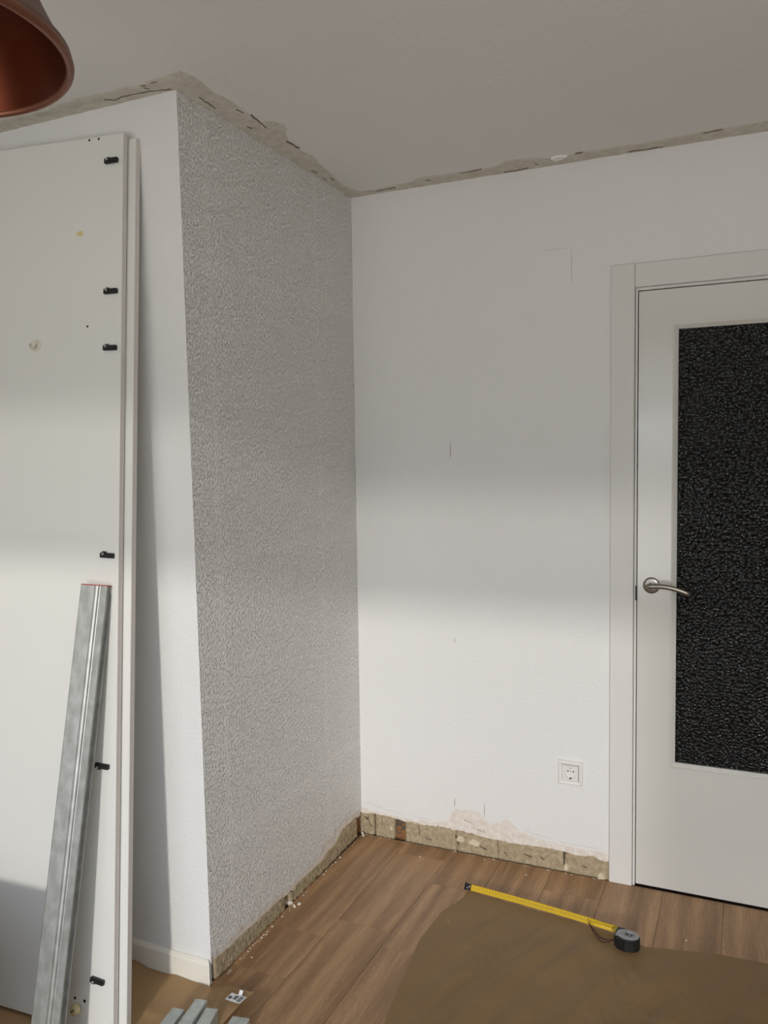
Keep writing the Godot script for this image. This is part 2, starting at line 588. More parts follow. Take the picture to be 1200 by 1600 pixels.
	commit("screen_cloth", st, M.screen, bl)
	st = new_st()
	cbox(st, Vector3(x0 - 0.05, 1.825, WZ - 0.030), Vector3(x1 + 0.05, 1.843, WZ - 0.014), 0.003)
	commit("bottom_bar", st, M.trim, bl)
	var cu := shell("added_curtain_2", "added sheer curtain, unseen, thinning the light towards the door", "curtain")  # unseen cloth added for a middle light level around the door
	st = new_st()
	smooth(st)
	grid(st, 140, 1, func(u: float, v: float) -> Vector3: return Vector3(lerpf(1.96, 2.60, u), lerpf(0.36, 2.36, v), WZ - 0.05 + 0.012 * sin(u * 90.0)))
	commit("sheer_cloth", st, M.screen, cu)
	var cab := thing("added_low_cabinet", "added low dark brown cabinet, unseen, shading the foot of the leaning panels", "cabinet", Vector3(-0.9, 0, 2.2))  # invented out-of-view block that shades the lower left of the panels
	st = new_st()
	cbox(st, Vector3(-1.55, 0.06, 1.72), Vector3(-0.19, 0.43, 2.4), 0.003)
	commit("body", st, M.blocker_brown, cab)
	st = new_st()
	cbox(st, Vector3(-1.57, 0.43, 1.70), Vector3(-0.18, 0.45, 2.42), 0.003)
	commit("top", st, M.blocker_brown, cab)
	st = new_st()
	cbox(st, Vector3(-1.52, 0.0, 1.76), Vector3(-0.23, 0.06, 2.36))
	commit("plinth", st, M.dark, cab)
	# hallway behind the door
	var hw := shell("wall_hallway", "dark walls of the hallway behind the door glass", "wall")
	st = new_st()
	cbox(st, Vector3(-0.4, -0.1, -1.6), Vector3(2.9, H + 0.02, -1.5))
	cbox(st, Vector3(-0.5, -0.1, -1.6), Vector3(-0.4, H + 0.02, -0.1))
	cbox(st, Vector3(2.8, -0.1, -1.6), Vector3(2.9, H + 0.02, -0.1))
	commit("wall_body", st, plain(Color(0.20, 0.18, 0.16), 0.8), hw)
	# ----- marks on the back wall
	for k in [[0.390, 1.488, 1.557, 0.0022], [0.4005, 0.800, 0.822, 0.0015], [0.394, 0.168, 0.206, 0.0022], [0.511, 0.140, 0.212, 0.0016]]:
		wall_mark(wb, "crack", M.crack, Vector2(k[0], k[1]), Vector2(k[0] + 0.001, k[2]), k[3])
	# painted-over blanking plate: only its edges read
	st = new_st()
	box(st, at3(0.772, 2.141, 0.0006), Vector3(0.122, 0.122, 0.0016), 0.0006)
	commit("cover_plate", st, M.paint, wb)
	wall_mark(wb, "paint_seam", M.faint, Vector2(0.735, 2.2028), Vector2(0.834, 2.2028), 0.0011)
	wall_mark(wb, "paint_seam", M.faint, Vector2(0.834, 2.080), Vector2(0.834, 2.2028), 0.0013)
	# fine flake lines above the torn skirting
	for k in [[0.02, 0.128, 0.10, 0.114], [0.10, 0.113, 0.20, 0.105], [0.20, 0.104, 0.30, 0.102], [0.43, 0.125, 0.46, 0.118], [0.48, 0.099, 0.505, 0.090], [0.505, 0.102, 0.515, 0.088], [0.66, 0.126, 0.78, 0.108], [0.78, 0.106, 0.95, 0.106], [0.84, 0.092, 0.841, 0.076]]:
		var cs := new_st()
		extrude(cs, jagged(Vector2(k[0], k[1]), Vector2(k[2], k[3]), 0.0011), at3(0, 0, -0.0014), 0.0018)
		commit("paint_crack", cs, M.faint if k[0] < 0.3 or k[0] > 0.6 else M.crack, wb)

func jagged(a: Vector2, b: Vector2, w: float) -> PackedVector2Array:
	var d := b - a
	var n := Vector2(-d.y, d.x).normalized()
	var steps := clampi(int(d.length() / 0.008), 4, 14)
	var up := PackedVector2Array()
	var down := PackedVector2Array()
	for i in range(1, steps):
		var t := float(i) / steps
		var off := rng.randf_range(-1.0, 1.0) * minf(d.length() * 0.06, 0.0016)
		var c := a + d * t + n * off
		var half := w * 0.5 * rng.randf_range(0.35, 1.0)
		up.append(c + n * half)
		down.append(c - n * half)
	down.reverse()
	var p := PackedVector2Array([a])
	p.append_array(up)
	p.append(b)
	p.append_array(down)
	return p

func wall_mark(parent: Node3D, called: String, m: Material, a: Vector2, b: Vector2, w: float) -> void:
	var st := new_st()
	var d := (b - a).normalized()
	var n := Vector2(-d.y, d.x) * w * 0.5
	var p := PackedVector2Array([a, a.lerp(b, 0.3) - n, a.lerp(b, 0.75) - n * 0.7, b, a.lerp(b, 0.6) + n, a.lerp(b, 0.2) + n * 0.8])
	extrude(st, p, at3(0, 0, -0.0014), 0.0019)
	commit(called, st, m, parent)

# ------------------------------------------------------------------ torn cornice on the ceiling
const SCAR_F := [[-0.9, 1.081], [-0.6, 1.081], [-0.447, 1.083], [-0.294, 1.099], [-0.224, 1.095], [-0.173, 1.091], [-0.126, 1.094], [-0.092, 1.089], [-0.03, 1.096], [0.019, 1.099], [0.061, 1.106]]
const SCAR_S := [[0.1, 0.048], [0.151, 0.039], [0.249, 0.052], [0.367, 0.065], [0.436, 0.081], [0.504, 0.069], [0.58, 0.074], [0.612, 0.084], [0.65, 0.104], [0.665, 0.12], [0.708, 0.128], [0.738, 0.105], [0.75, 0.072], [0.798, 0.076], [0.859, 0.078], [0.919, 0.076], [0.976, 0.065], [1.04, 0.077], [1.069, 0.073], [1.106, 0.061]]
const SCAR_B := [[0.0, 0.1], [0.048, 0.1], [0.061, 0.062], [0.11, 0.045], [0.163, 0.058], [0.278, 0.062], [0.303, 0.094], [0.329, 0.096], [0.374, 0.088], [0.547, 0.08], [0.605, 0.085], [0.638, 0.122], [0.721, 0.107], [0.781, 0.07], [0.805, 0.052], [0.82, 0.071], [0.906, 0.084], [1.035, 0.075], [1.181, 0.078], [1.293, 0.089], [1.434, 0.088], [1.9, 0.08]]

func scar_strip(parent: Node3D, n: int, inner: Callable, outer: Callable) -> void:
	var st := new_st()
	smooth(st)
	var rough := noise(22.0, FastNoiseLite.TYPE_SIMPLEX_SMOOTH, 4, 71)
	grid(st, n, 9, func(u: float, v: float) -> Vector3:
		var a: Vector3 = inner.call(u)
		var b: Vector3 = outer.call(u)
		var p := a.lerp(b, v)
		var down := 0.0022 + 0.0016 * rough.get_noise_2d(p.x, p.z)
		if v >= 0.999:
			down = -0.002
		return Vector3(p.x, H - down, p.z))
	commit("plaster_scar", st, M.scar, parent)

func ceiling_crack(parent: Node3D, a: Vector2, b: Vector2, w: float) -> void:
	var st := new_st()
	var p := jagged(a, b, w * 0.6)
	extrude(st, p, Transform3D(Basis(Vector3(1, 0, 0), Vector3(0, 0, 1), Vector3(0, -1, 0)), Vector3(0, H + 0.001, 0)), 0.0055)
	commit("crack", st, M.crack, parent)

func ceiling_scar() -> void:
	var c: Node3D = get_node("ceiling")
	var f := line(SCAR_F)
	var s := line(SCAR_S)
	var b := line(SCAR_B)
	scar_strip(c, 170, func(u: float) -> Vector3: return Vector3(lerpf(-0.9, corner_x(H), u), H, D - 0.002),
		func(u: float) -> Vector3:
			var x := lerpf(-0.9, 0.061, u)
			return Vector3(x, H, along(f, x) + ragged(x, 0.004, 40.0)))
	scar_strip(c, 170, func(u: float) -> Vector3: return Vector3(corner_x(H) * u - 0.002, H, lerpf(0.0, D, u)),
		func(u: float) -> Vector3:
			var z := lerpf(0.05, 1.106, u)
			return Vector3(along(s, z) + ragged(z, 0.004, 44.0), H, z))
	scar_strip(c, 260, func(u: float) -> Vector3: return Vector3(lerpf(1.9, 0.0, u), H, -0.002),
		func(u: float) -> Vector3:
			var x := lerpf(1.9, 0.04, u)
			return Vector3(x, H, along(b, x) + ragged(x, 0.004, 48.0)))
	for k in [[0.066, 0.700, 0.074, 0.800, 0.004], [0.066, 0.590, 0.072, 0.515, 0.006], [0.012, 0.960, 0.010, 0.880, 0.004], [0.058, 0.850, 0.064, 0.820, 0.004], [0.012, 0.330, 0.014, 0.290, 0.003], [0.030, 0.200, 0.036, 0.240, 0.003], [0.012, 0.245, 0.010, 0.215, 0.003], [0.020, 0.74, 0.024, 0.715, 0.004],
		[-0.23, 1.060, -0.205, 1.045, 0.003], [-0.205, 1.045, -0.175, 1.052, 0.003], [-0.175, 1.052, -0.12, 1.050, 0.003], [-0.12, 1.050, -0.065, 1.042, 0.003], [-0.065, 1.042, -0.025, 1.030, 0.004], [-0.085, 1.070, -0.075, 1.058, 0.004], [-0.085, 1.082, -0.07, 1.078, 0.004], [-0.05, 1.083, -0.03, 1.082, 0.003],
		[0.60, 0.012, 0.69, 0.016, 0.010], [0.325, 0.060, 0.345, 0.056, 0.006], [0.12, 0.030, 0.20, 0.036, 0.003], [1.02, 0.018, 1.13, 0.014, 0.008], [0.86, 0.077, 0.885, 0.078, 0.005], [1.25, 0.074, 1.31, 0.080, 0.006], [0.46, 0.072, 0.54, 0.075, 0.003], [0.72, 0.06, 0.726, 0.03, 0.003]]:
		ceiling_crack(c, Vector2(k[0], k[1]), Vector2(k[2], k[3]), k[4])
	var st := new_st()
	extrude(st, PackedVector2Array([V(0.779, 0.072), V(0.800, 0.082), V(0.818, 0.078), V(0.834, 0.071), V(0.812, 0.052), V(0.79, 0.045), V(0.783, 0.055)]), Transform3D(Basis(Vector3(1, 0, 0), Vector3(0, 0, 1), Vector3(0, -1, 0)), Vector3(0, H, 0)), 0.006)
	commit("white_paint_flake", st, plain(Color(0.95, 0.94, 0.92), 0.7), c)

# ------------------------------------------------------------------ exposed mortar and skirting
# a broken lump of mortar: rows from the foot to the ragged top, bulging out of the wall
func chunk(parent: Node3D, called: String, m: Material, a: float, b: float, top: Callable, depth: float, place: Callable, tilt := 0.0, foot := -0.006) -> void:
	var st := new_st()
	smooth(st)
	var n := maxi(4, int((b - a) / 0.008))
	var rough := noise(60.0, FastNoiseLite.TYPE_SIMPLEX_SMOOTH, 4, 81)
	var sk := rng.randf_range(-0.004, 0.004)
	grid(st, n + 2, 12, func(u: float, v: float) -> Vector3:
		var i := int(round(u * (n + 2))) - 1
		var w := clampf(float(i) / n, 0.0, 1.0)
		var rim := i < 0 or i > n
		var s := lerpf(a, b, w) + sk * (v - 0.5) * 2.0 * (1.0 if i <= 0 or i >= n else 0.0)
		var y0: float = top.call(s)
		var k := int(round(v * 12.0))
		var y := lerpf(foot, y0, clampf((k - 1) / 10.0, 0.0, 1.0))
		var out := depth + 0.0045 * rough.get_noise_2d(s, y) + 0.002 * rough.get_noise_2d(s * 4.0, y * 4.0 + 9.0) + tilt * (y / maxf(y0, 0.01) - 0.5)
		var eu: float = minf(w, 1.0 - w) * (b - a)
		out -= 0.004 * (1.0 - smoothstep(0.0, 0.007, eu))
		if rim or k == 0 or k == 12:
			out = -0.02
		return place.call(s, y, out))
	commit(called, st, m, parent)

func skirting() -> void:
	var wb: Node3D = get_node("wall_back")
	var ws: Node3D = get_node("wall_left")
	var mb := line(MORTAR_B)
	var ms := line(MORTAR_S)
	var pb := func(s: float, y: float, out: float) -> Vector3: return Vector3(s, y, -0.004 + out)
	var tb := func(s: float) -> float: return along(mb, s) + 0.004 + ragged(s, 0.003, 60.0)
	var tb_low := func(s: float) -> float: return along(mb, s) - 0.004 + ragged(s, 0.003, 60.0)
	var cuts := [[-0.01, 0.052, 0.001], [0.060, 0.142, 0.003], [0.188, 0.398, 0.002], [0.3985, 0.56, 0.0], [0.5605, 0.806, 0.0005], [0.8085, 1.03, 0.001]]
	for k in cuts:
		chunk(wb, "mortar_chunk", M.mortar, k[0], k[1], tb, k[2], pb)
	chunk(wb, "brick_in_gap", M.brick, 0.138, 0.192, tb_low, -0.0115, pb, -0.004)
	chunk(wb, "stone_chip", M.stone, 0.400, 0.432, func(s: float) -> float: return 0.060 - absf(s - 0.416) * 0.5, 0.0075, pb, 0.0, 0.038)
	chunk(wb, "stone_chip", M.stone, 0.447, 0.492, func(s: float) -> float: return 0.058 - absf(s - 0.468) * 0.6, 0.008, pb, 0.0, 0.034)
	chunk(wb, "stone_chip", M.stone, 0.806, 0.824, func(s: float) -> float: return 0.030 - absf(s - 0.815) * 0.9, 0.011, pb, 0.0, 0.006)
	chunk(wb, "stone_chip", M.stone, 0.925, 0.950, func(s: float) -> float: return 0.020 - absf(s - 0.937) * 0.7, 0.012, pb, 0.0, 0.0)
	chunk(wb, "stone_chip", M.stone, 0.124, 0.134, func(s: float) -> float: return 0.046, 0.009, pb, 0.0, 0.032)
	for k in [[0.012, 0.07, 0.028, 0.055], [0.028, 0.055, 0.030, 0.074], [0.028, 0.055, 0.048, 0.03], [0.09, 0.07, 0.088, 0.05], [0.112, 0.075, 0.114, 0.045], [0.27, 0.028, 0.30, 0.022], [0.245, 0.07, 0.25, 0.03], [0.395, 0.06, 0.41, 0.02], [0.49, 0.036, 0.52, 0.024], [0.66, 0.035, 0.69, 0.028], [0.72, 0.035, 0.735, 0.028], [0.806, 0.072, 0.8075, 0.02], [0.87, 0.032, 0.89, 0.028], [0.585, 0.03, 0.60, 0.015]]:
		var st := new_st()
		var a := Vector2(k[0], k[1])
		var b := Vector2(k[2], k[3])
		extrude(st, jagged(a, b, 0.0022), at3(0, 0, -0.006), 0.0062)
		commit("mortar_crack", st, M.mortar_crack, wb)
	# side of the pillar: a smooth mortar fillet, broken at two thirds
	var pl := func(s: float, y: float, out: float) -> Vector3: return Vector3(corner_x(0.0) * s / D - 0.001 + out, y, s)
	var tl := func(s: float) -> float: return along(ms, s) + 0.003 + ragged(s, 0.003, 66.0)
	chunk(ws, "mortar_chunk", M.mortar, 0.606, 1.006, tl, 0.001, pl, -0.004, 0.004)
	chunk(ws, "mortar_chunk", M.mortar, 0.035, 0.548, tl, 0.001, pl, -0.003, 0.002)
	chunk(ws, "mortar_chunk", M.brick, -0.01, 0.04, tl, -0.007, pl)
	chunk(ws, "mortar_in_gap", M.mortar, 0.54, 0.612, tl, -0.014, pl)
	chunk(ws, "mortar_chip", M.mortar, 0.552, 0.568, func(_s: float) -> float: return 0.036, 0.004, pl, 0.006)
	chunk(ws, "plaster_crumb", M.chip, 0.558, 0.573, func(s: float) -> float: return 0.009 - absf(s - 0.566) * 0.6, 0.009, pl)
	# intact skirting along the front of the pillar
	var sk := thing("baseboard_front", "cream skirting board along the front foot of the pillar", "baseboard", Vector3(0, 0, D), "", "structure")
	var st := new_st()
	var prof := PackedVector2Array([V(0.0, 0.0), V(0.013, 0.0), V(0.013, 0.062), V(0.011, 0.0665), V(0.005, 0.072), V(0.0, 0.073)])
	# outline in (z, y), drawn along x; the near end is cut to a mitre for the missing board round the corner
	for k in prof.size():
		var a := prof[k]
		var b := prof[(k + 1) % prof.size()]
		quad(st, Vector3(-1.6, a.y, D + a.x), Vector3(0.0045 + a.x, a.y, D + a.x), Vector3(0.0045 + b.x, b.y, D + b.x), Vector3(-1.6, b.y, D + b.x))
	var ends := Geometry2D.triangulate_polygon(prof)
	for k in range(0, ends.size(), 3):
		var q := []
		for e in 3:
			var a := prof[ends[k + e]]
			q.append(Vector3(0.0045 + a.x, a.y, D + a.x))
		otri(st, q[0], q[1], q[2], Vector3(-0.5, 0.03, D + 0.006))
	commit("board", st, M.skirting, sk)

# ------------------------------------------------------------------ door
func door() -> void:
	var st: SurfaceTool
	var t := thing("trim_1", "white flat architrave and jamb round the door", "door frame", Vector3(1.0, 0, 0), "", "structure")
	st = new_st()
	cbox(st, Vector3(0.967, 0.0, -0.004), Vector3(1.0445, 2.1248, 0.014), 0.0025)
	commit("side_casing", st, M.trim, t)
	st = new_st()
	cbox(st, Vector3(1.796, 0.0, -0.004), Vector3(1.874, 2.1248, 0.014), 0.0025)
	commit("side_casing", st, M.trim, t)
	st = new_st()
	cbox(st, Vector3(1.0453, 2.0455, -0.004), Vector3(1.7955, 2.1240, 0.0135), 0.0025)
	commit("head_casing", st, M.trim, t)
	st = new_st()
	cbox(st, Vector3(1.0458, 0.0, -0.10), Vector3(1.0532, 2.0445, 0.004), 0.001)
	commit("jamb", st, M.trim, t)
	st = new_st()
	cbox(st, Vector3(1.787, 0.0, -0.10), Vector3(1.7945, 2.0445, 0.004), 0.001)
	commit("jamb", st, M.trim, t)
	st = new_st()
	cbox(st, Vector3(1.0535, 2.0358, -0.10), Vector3(1.7868, 2.0445, 0.004), 0.001)
	commit("head_jamb", st, M.trim, t)
	st = new_st()
	cbox(st, Vector3(1.0495, 1.000, -0.02), Vector3(1.0562, 1.050, 0.0046), 0.0006)
	commit("strike_plate", st, M.black, t)
	var d := thing("door_1", "white interior door with a tall pane of dark pebbled glass", "door", Vector3(1.42, 0, 0), "", "structure")
	var l := 1.0562
	var r := 1.7845
	var gl := 1.181
	var gr := 1.659
	var gb := 0.452
	var gt := 1.902
	st = new_st()
	var ro := [Vector2(l, 0.007), Vector2(r, 0.007), Vector2(r, 2.0325), Vector2(l, 2.0325)]
	var ri := [Vector2(gl - 0.016, gb - 0.016), Vector2(gr + 0.016, gb - 0.016), Vector2(gr + 0.016, gt + 0.016), Vector2(gl - 0.016, gt + 0.016)]
	var xyz := func(p: Vector2, z: float) -> Vector3: return Vector3(p.x, p.y, z)
	for k in 4:
		var n := (k + 1) % 4
		quad(st, xyz.call(ro[k], 0.0), xyz.call(ro[n], 0.0), xyz.call(ri[n], 0.0), xyz.call(ri[k], 0.0))
		quad(st, xyz.call(ro[n], -0.036), xyz.call(ro[k], -0.036), xyz.call(ri[k], -0.036), xyz.call(ri[n], -0.036))
		quad(st, xyz.call(ro[k], -0.036), xyz.call(ro[n], -0.036), xyz.call(ro[n], 0.0), xyz.call(ro[k], 0.0))
		quad(st, xyz.call(ri[k], 0.0), xyz.call(ri[n], 0.0), xyz.call(ri[n], -0.036), xyz.call(ri[k], -0.036))
	commit("leaf", st, M.lacquer, d)
	# glazing beads, mitred, a raised flat with a slope to the glass
	var q := [Vector2(gl, gb), Vector2(gr, gb), Vector2(gr, gt), Vector2(gl, gt)]
	var o := [Vector2(gl - 0.0165, gb - 0.0165), Vector2(gr + 0.0165, gb - 0.0165), Vector2(gr + 0.0165, gt + 0.0165), Vector2(gl - 0.0165, gt + 0.0165)]
	for k in 4:
		var n := (k + 1) % 4
		st = new_st()
		var z3 := func(p: Vector2, z: float) -> Vector3: return Vector3(p.x, p.y, z)
		var i0: Vector2 = o[k].lerp(q[k], 0.30)
		var i1: Vector2 = o[n].lerp(q[n], 0.30)
		quad(st, z3.call(o[k], -0.004), z3.call(o[n], -0.004), z3.call(o[n], 0.0035), z3.call(o[k], 0.0035))
		quad(st, z3.call(o[k], 0.0035), z3.call(o[n], 0.0035), z3.call(i1, 0.0045), z3.call(i0, 0.0045))
		quad(st, z3.call(i0, 0.0045), z3.call(i1, 0.0045), z3.call(q[n], -0.004), z3.call(q[k], -0.004))
		quad(st, z3.call(q[k], -0.004), z3.call(q[n], -0.004), z3.call(q[n], -0.016), z3.call(q[k], -0.016))
		quad(st, z3.call(q[n], -0.016), z3.call(o[n], -0.016), z3.call(o[k], -0.016), z3.call(q[k], -0.016))
		commit("glazing_bead", st, M.lacquer, d)
	st = new_st()
	for zz in [-0.012, -0.017]:
		var A := Vector3(gl - 0.005, gb - 0.005, zz)
		var B := Vector3(gr + 0.005, gb - 0.005, zz)
		var C := Vector3(gr + 0.005, gt + 0.005, zz)
		var E := Vector3(gl - 0.005, gt + 0.005, zz)
		if zz > -0.014:
			tri(st, A, B, C, V(0, 1), V(1, 1), V(1, 0))
			tri(st, A, C, E, V(0, 1), V(1, 0), V(0, 0))
		else:
			tri(st, A, C, B, V(0, 1), V(1, 0), V(1, 1))
			tri(st, A, E, C, V(0, 1), V(0, 0), V(1, 0))
	st.generate_normals()
	st.generate_tangents()
	commit("glass_pane", st, M.glass, d, false)
	# lever handle on a round rose
	st = new_st()
	var tz := Transform3D(Basis(Vector3.RIGHT, PI / 2), Vector3(1.102, 1.053, 0.0))
	smooth(st)
	lathe(st, [V(0.0275, 0.0), V(0.0275, 0.004), V(0.0262, 0.0065), V(0.023, 0.008), V(0.012, 0.0085), V(0.0, 0.0085)], 40, tz)
	var rose := commit("rose", st, M.steel, d)
	st = new_st()
	smooth(st)
	lathe(st, [V(0.0105, 0.0), V(0.0105, 0.034)], 20, tz)
	commit("neck", st, M.steel, rose)
	st = new_st()
	smooth(st)
	var pts := []
	var rad := []
	for k in 15:
		var u := k / 14.0
		pts.append(Vector3(lerpf(1.088, 1.226, u), 1.0545 + 0.004 * sin(u * 2.6) - 0.022 * pow(maxf(0.0, u - 0.3) / 0.7, 1.7), 0.044 + 0.004 * sin(u * PI)))
		rad.append(Vector2(0.0065, lerpf(0.0088, 0.0076, u)) * (0.72 if k == 0 else 1.0))
	tube(st, pts, rad, 16)
	commit("lever_handle", st, M.steel, d)

# ------------------------------------------------------------------ floor
func floor_planks() -> void:
	var f := shell("floor", "oak-look laminate plank floor", "floor")
	var st := new_st()
	cbox(st, Vector3(-1.8, -0.12, -1.6), Vector3(2.9, -0.011, WZ + 0.2))
	commit("subfloor", st, M.concrete, f)
	var w := 0.1905
	var joints := [0.35, 0.917, 0.586, 0.26, 0.80, 0.15, 0.47, 0.68]
	var rs := RandomNumberGenerator.new()
	rs.seed = 99
	for i in range(-8, 14):
		var x0 := 0.006 + i * w
		var x1 := x0 + w - 0.0007
		var zs := 0.006
		if x1 < 0.02:
			zs = D + 0.004
		if x0 > 2.69:
			continue
		x1 = minf(x1, 2.70)
		var cuts := [zs]
		var j: float = joints[posmod(i + 1, 8)]
		var z := j - 1.29
		while z < WZ:
			if z > zs + 0.03 and z < WZ - 0.05:
				cuts.append(z)
			z += 1.29
		cuts.append(WZ)
		for k in cuts.size() - 1:
			var board := rs.randi_range(0, 3)
			var off := rs.randf()
			var a := Vector3(x0, 0, cuts[k])
			var b := Vector3(x1, 0, cuts[k + 1] - 0.0007)
			st = new_st()
			var e := 0.0009
			var mirror := rs.randf() < 0.5
			# top with a fine chamfer, then sides
			var uvf := func(p: Vector3) -> Vector2:
				var u: float = clampf((p.x - x0) / w, 0.01, 0.99)
				if mirror:
					u = 1.0 - u
				return Vector2((board + u) / 4.0, (p.z / 1.45) + off)
			var tq := func(s: SurfaceTool, p: Vector3, q: Vector3, r: Vector3, t: Vector3) -> void:
				tri(s, p, q, r, uvf.call(p), uvf.call(q), uvf.call(r))
				tri(s, p, r, t, uvf.call(p), uvf.call(r), uvf.call(t))
			var c0 := Vector3(a.x + e, 0, a.z + e)
			var c1 := Vector3(a.x + e, 0, b.z - e)
			var c2 := Vector3(b.x - e, 0, b.z - e)
			var c3 := Vector3(b.x - e, 0, a.z + e)
			var o0 := Vector3(a.x, -e, a.z)
			var o1 := Vector3(a.x, -e, b.z)
			var o2 := Vector3(b.x, -e, b.z)
			var o3 := Vector3(b.x, -e, a.z)
			var dn := Vector3(0, -0.0085, 0)
			tq.call(st, c0, c1, c2, c3)
			tq.call(st, o0, o1, c1, c0)
			tq.call(st, o1, o2, c2, c1)
			tq.call(st, o2, o3, c3, c2)
			tq.call(st, o3, o0, c0, c3)
			tq.call(st, o1, o0, o0 + dn, o1 + dn)
			tq.call(st, o2, o1, o1 + dn, o2 + dn)
			tq.call(st, o3, o2, o2 + dn, o3 + dn)
			tq.call(st, o0, o3, o3 + dn, o0 + dn)
			commit("plank", st, M.wood, f)

# ------------------------------------------------------------------ kraft paper
func kraft_papers() -> void:
	var st := new_st()
	smooth(st)
	# sheet on the open floor: left edge and back edge as curves
	var left := [V(0.24, 0.535), V(0.32, 0.528), V(0.418, 0.492), V(0.596, 0.483), V(0.817, 0.512), V(0.979, 0.534), V(1.4, 0.60), V(2.1, 0.70)]
	var back := [V(0.50, 0.262), V(0.542, 0.262), V(0.848, 0.300), V(1.05, 0.330), V(1.14, 0.362), V(1.328, 0.318), V(1.466, 0.312), V(2.2, 0.35)]
	var wr := noise(3.0, FastNoiseLite.TYPE_SIMPLEX_SMOOTH, 3, 91)
	grid(st, 110, 110, func(u: float, v: float) -> Vector3:
		var z := lerpf(0.27, 2.1, v)
		var x := lerpf(along(left, z), 2.2, u)
		z = lerpf(along(back, x), 2.1, v)
		x = lerpf(along(left, z), 2.2, u)
		var q := x * 0.93 + z * 0.36
		var fold := 0.034 * pow(absf(wr.get_noise_2d(q * 2.2, (z - x) * 0.25)), 1.2) + 0.004 * absf(wr.get_noise_2d(x * 1.5 + 40.0, z * 1.5))
		var rim := minf(minf(u * 1.6, v * 1.3), 0.14) / 0.14
		return Vector3(x, 0.0012 + fold * (0.08 + 0.92 * rim), z), true)
	var o := commit("kraft_paper_sheet", st, M.kraft, self)
	tag(o, "large sheet of brown kraft paper spread on the floor under the tape measure", "paper")
	# sheet along the foot of the pillar, its near corner lifted
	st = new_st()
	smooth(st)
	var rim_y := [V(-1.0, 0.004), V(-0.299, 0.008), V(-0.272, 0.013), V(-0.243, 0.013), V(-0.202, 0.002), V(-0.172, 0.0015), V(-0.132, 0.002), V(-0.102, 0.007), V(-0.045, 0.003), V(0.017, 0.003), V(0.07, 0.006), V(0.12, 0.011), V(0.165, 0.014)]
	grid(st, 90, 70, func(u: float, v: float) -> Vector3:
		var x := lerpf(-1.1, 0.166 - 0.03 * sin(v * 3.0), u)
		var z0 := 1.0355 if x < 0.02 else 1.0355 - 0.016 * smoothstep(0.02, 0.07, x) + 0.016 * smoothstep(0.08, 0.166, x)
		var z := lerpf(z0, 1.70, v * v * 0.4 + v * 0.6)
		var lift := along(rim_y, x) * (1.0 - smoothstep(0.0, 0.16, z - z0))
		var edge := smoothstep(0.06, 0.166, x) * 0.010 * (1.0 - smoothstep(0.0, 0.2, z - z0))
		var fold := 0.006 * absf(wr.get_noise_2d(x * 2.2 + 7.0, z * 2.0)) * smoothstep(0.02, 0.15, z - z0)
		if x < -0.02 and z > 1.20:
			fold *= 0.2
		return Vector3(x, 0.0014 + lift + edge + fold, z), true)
	o = commit("kraft_paper_sheet", st, M.kraft_sunlit, self)
	tag(o, "brown kraft paper along the pillar foot, toned paler for sunlight, its lifted corner bearing a white sticker", "paper")
	# printed label stuck to its corner
	var lb := thing("printed_label", "small white printed sticker on the lifted corner of the kraft paper", "label", Vector3(0.135, 0.02, 1.055))
	lb.set_meta("own_axes", true)
	lb.rotation = Vector3(0.02, -0.10, 0.07)
	lb.position = Vector3(0.136, 0.0255, 1.078)
	st = new_st()
	grid(st, 8, 2, func(u: float, v: float) -> Vector3: return Vector3(lerpf(-0.026, 0.026, u), 0.0012 + 0.002 * absf(u - 0.5), lerpf(-0.015, 0.015, v)), true)
	commit("sticker", st, M.paper, lb)
	st = new_st()
	cbox(st, Vector3(-0.022, 0.0016, -0.002), Vector3(-0.013, 0.0026, 0.008))
	for k in 4:
		cbox(st, Vector3(-0.008, 0.0014, -0.009 + k * 0.004), Vector3(0.004, 0.0020, -0.0068 + k * 0.004))
		cbox(st, Vector3(0.009, 0.0014, -0.010 + k * 0.0055), Vector3(0.022, 0.0024, -0.007 + k * 0.0055))
	commit("print", st, M.print_grey, lb)
	st = new_st()
	grid(st, 6, 4, func(u: float, v: float) -> Vector3: return Vector3(lerpf(-0.004, 0.008, u), 0.002 + 0.009 * v * v, lerpf(-0.014, -0.023, v)), false)
	commit("curled_tip", st, M.paper, lb)

# ------------------------------------------------------------------ wardrobe panels leaning on the pillar
const PO := Vector3(-0.085, 0.0, 1.31)
const PU := Vector3(-0.99684, 0.02672, 0.07483)
const PV := Vector3(-0.03334, 0.99408, -0.10337)
const PN := Vector3(0.07725, 0.10568, 0.99139)
func pp(s: float, t: float, d := 0.0) -> Vector3:
	return PO + PU * s + PV * t + PN * d

func slab(st: SurfaceTool, s0: float, s1: float, t0: float, t1: float, d0: float, d1: float) -> void:
	var c := pp((s0 + s1) / 2, (t0 + t1) / 2, (d0 + d1) / 2)
	var e := 0.0008
	var F := [pp(s0 + e, t0 + e, d1), pp(s1 - e, t0 + e, d1), pp(s1 - e, t1 - e, d1), pp(s0 + e, t1 - e, d1)]
	var G := [pp(s0, t0, d1 - e), pp(s1, t0, d1 - e), pp(s1, t1, d1 - e), pp(s0, t1, d1 - e)]
	var B := [pp(s0, t0, d0), pp(s1, t0, d0), pp(s1, t1, d0), pp(s0, t1, d0)]
	otri(st, F[0], F[1], F[2], c)
	otri(st, F[0], F[2], F[3], c)
	otri(st, B[0], B[1], B[2], c)
	otri(st, B[0], B[2], B[3], c)
	for k in 4:
		var n := (k + 1) % 4
		otri(st, F[k], F[n], G[n], c)
		otri(st, F[k], G[n], G[k], c)
		otri(st, G[k], G[n], B[n], c)
		otri(st, G[k], B[n], B[k], c)

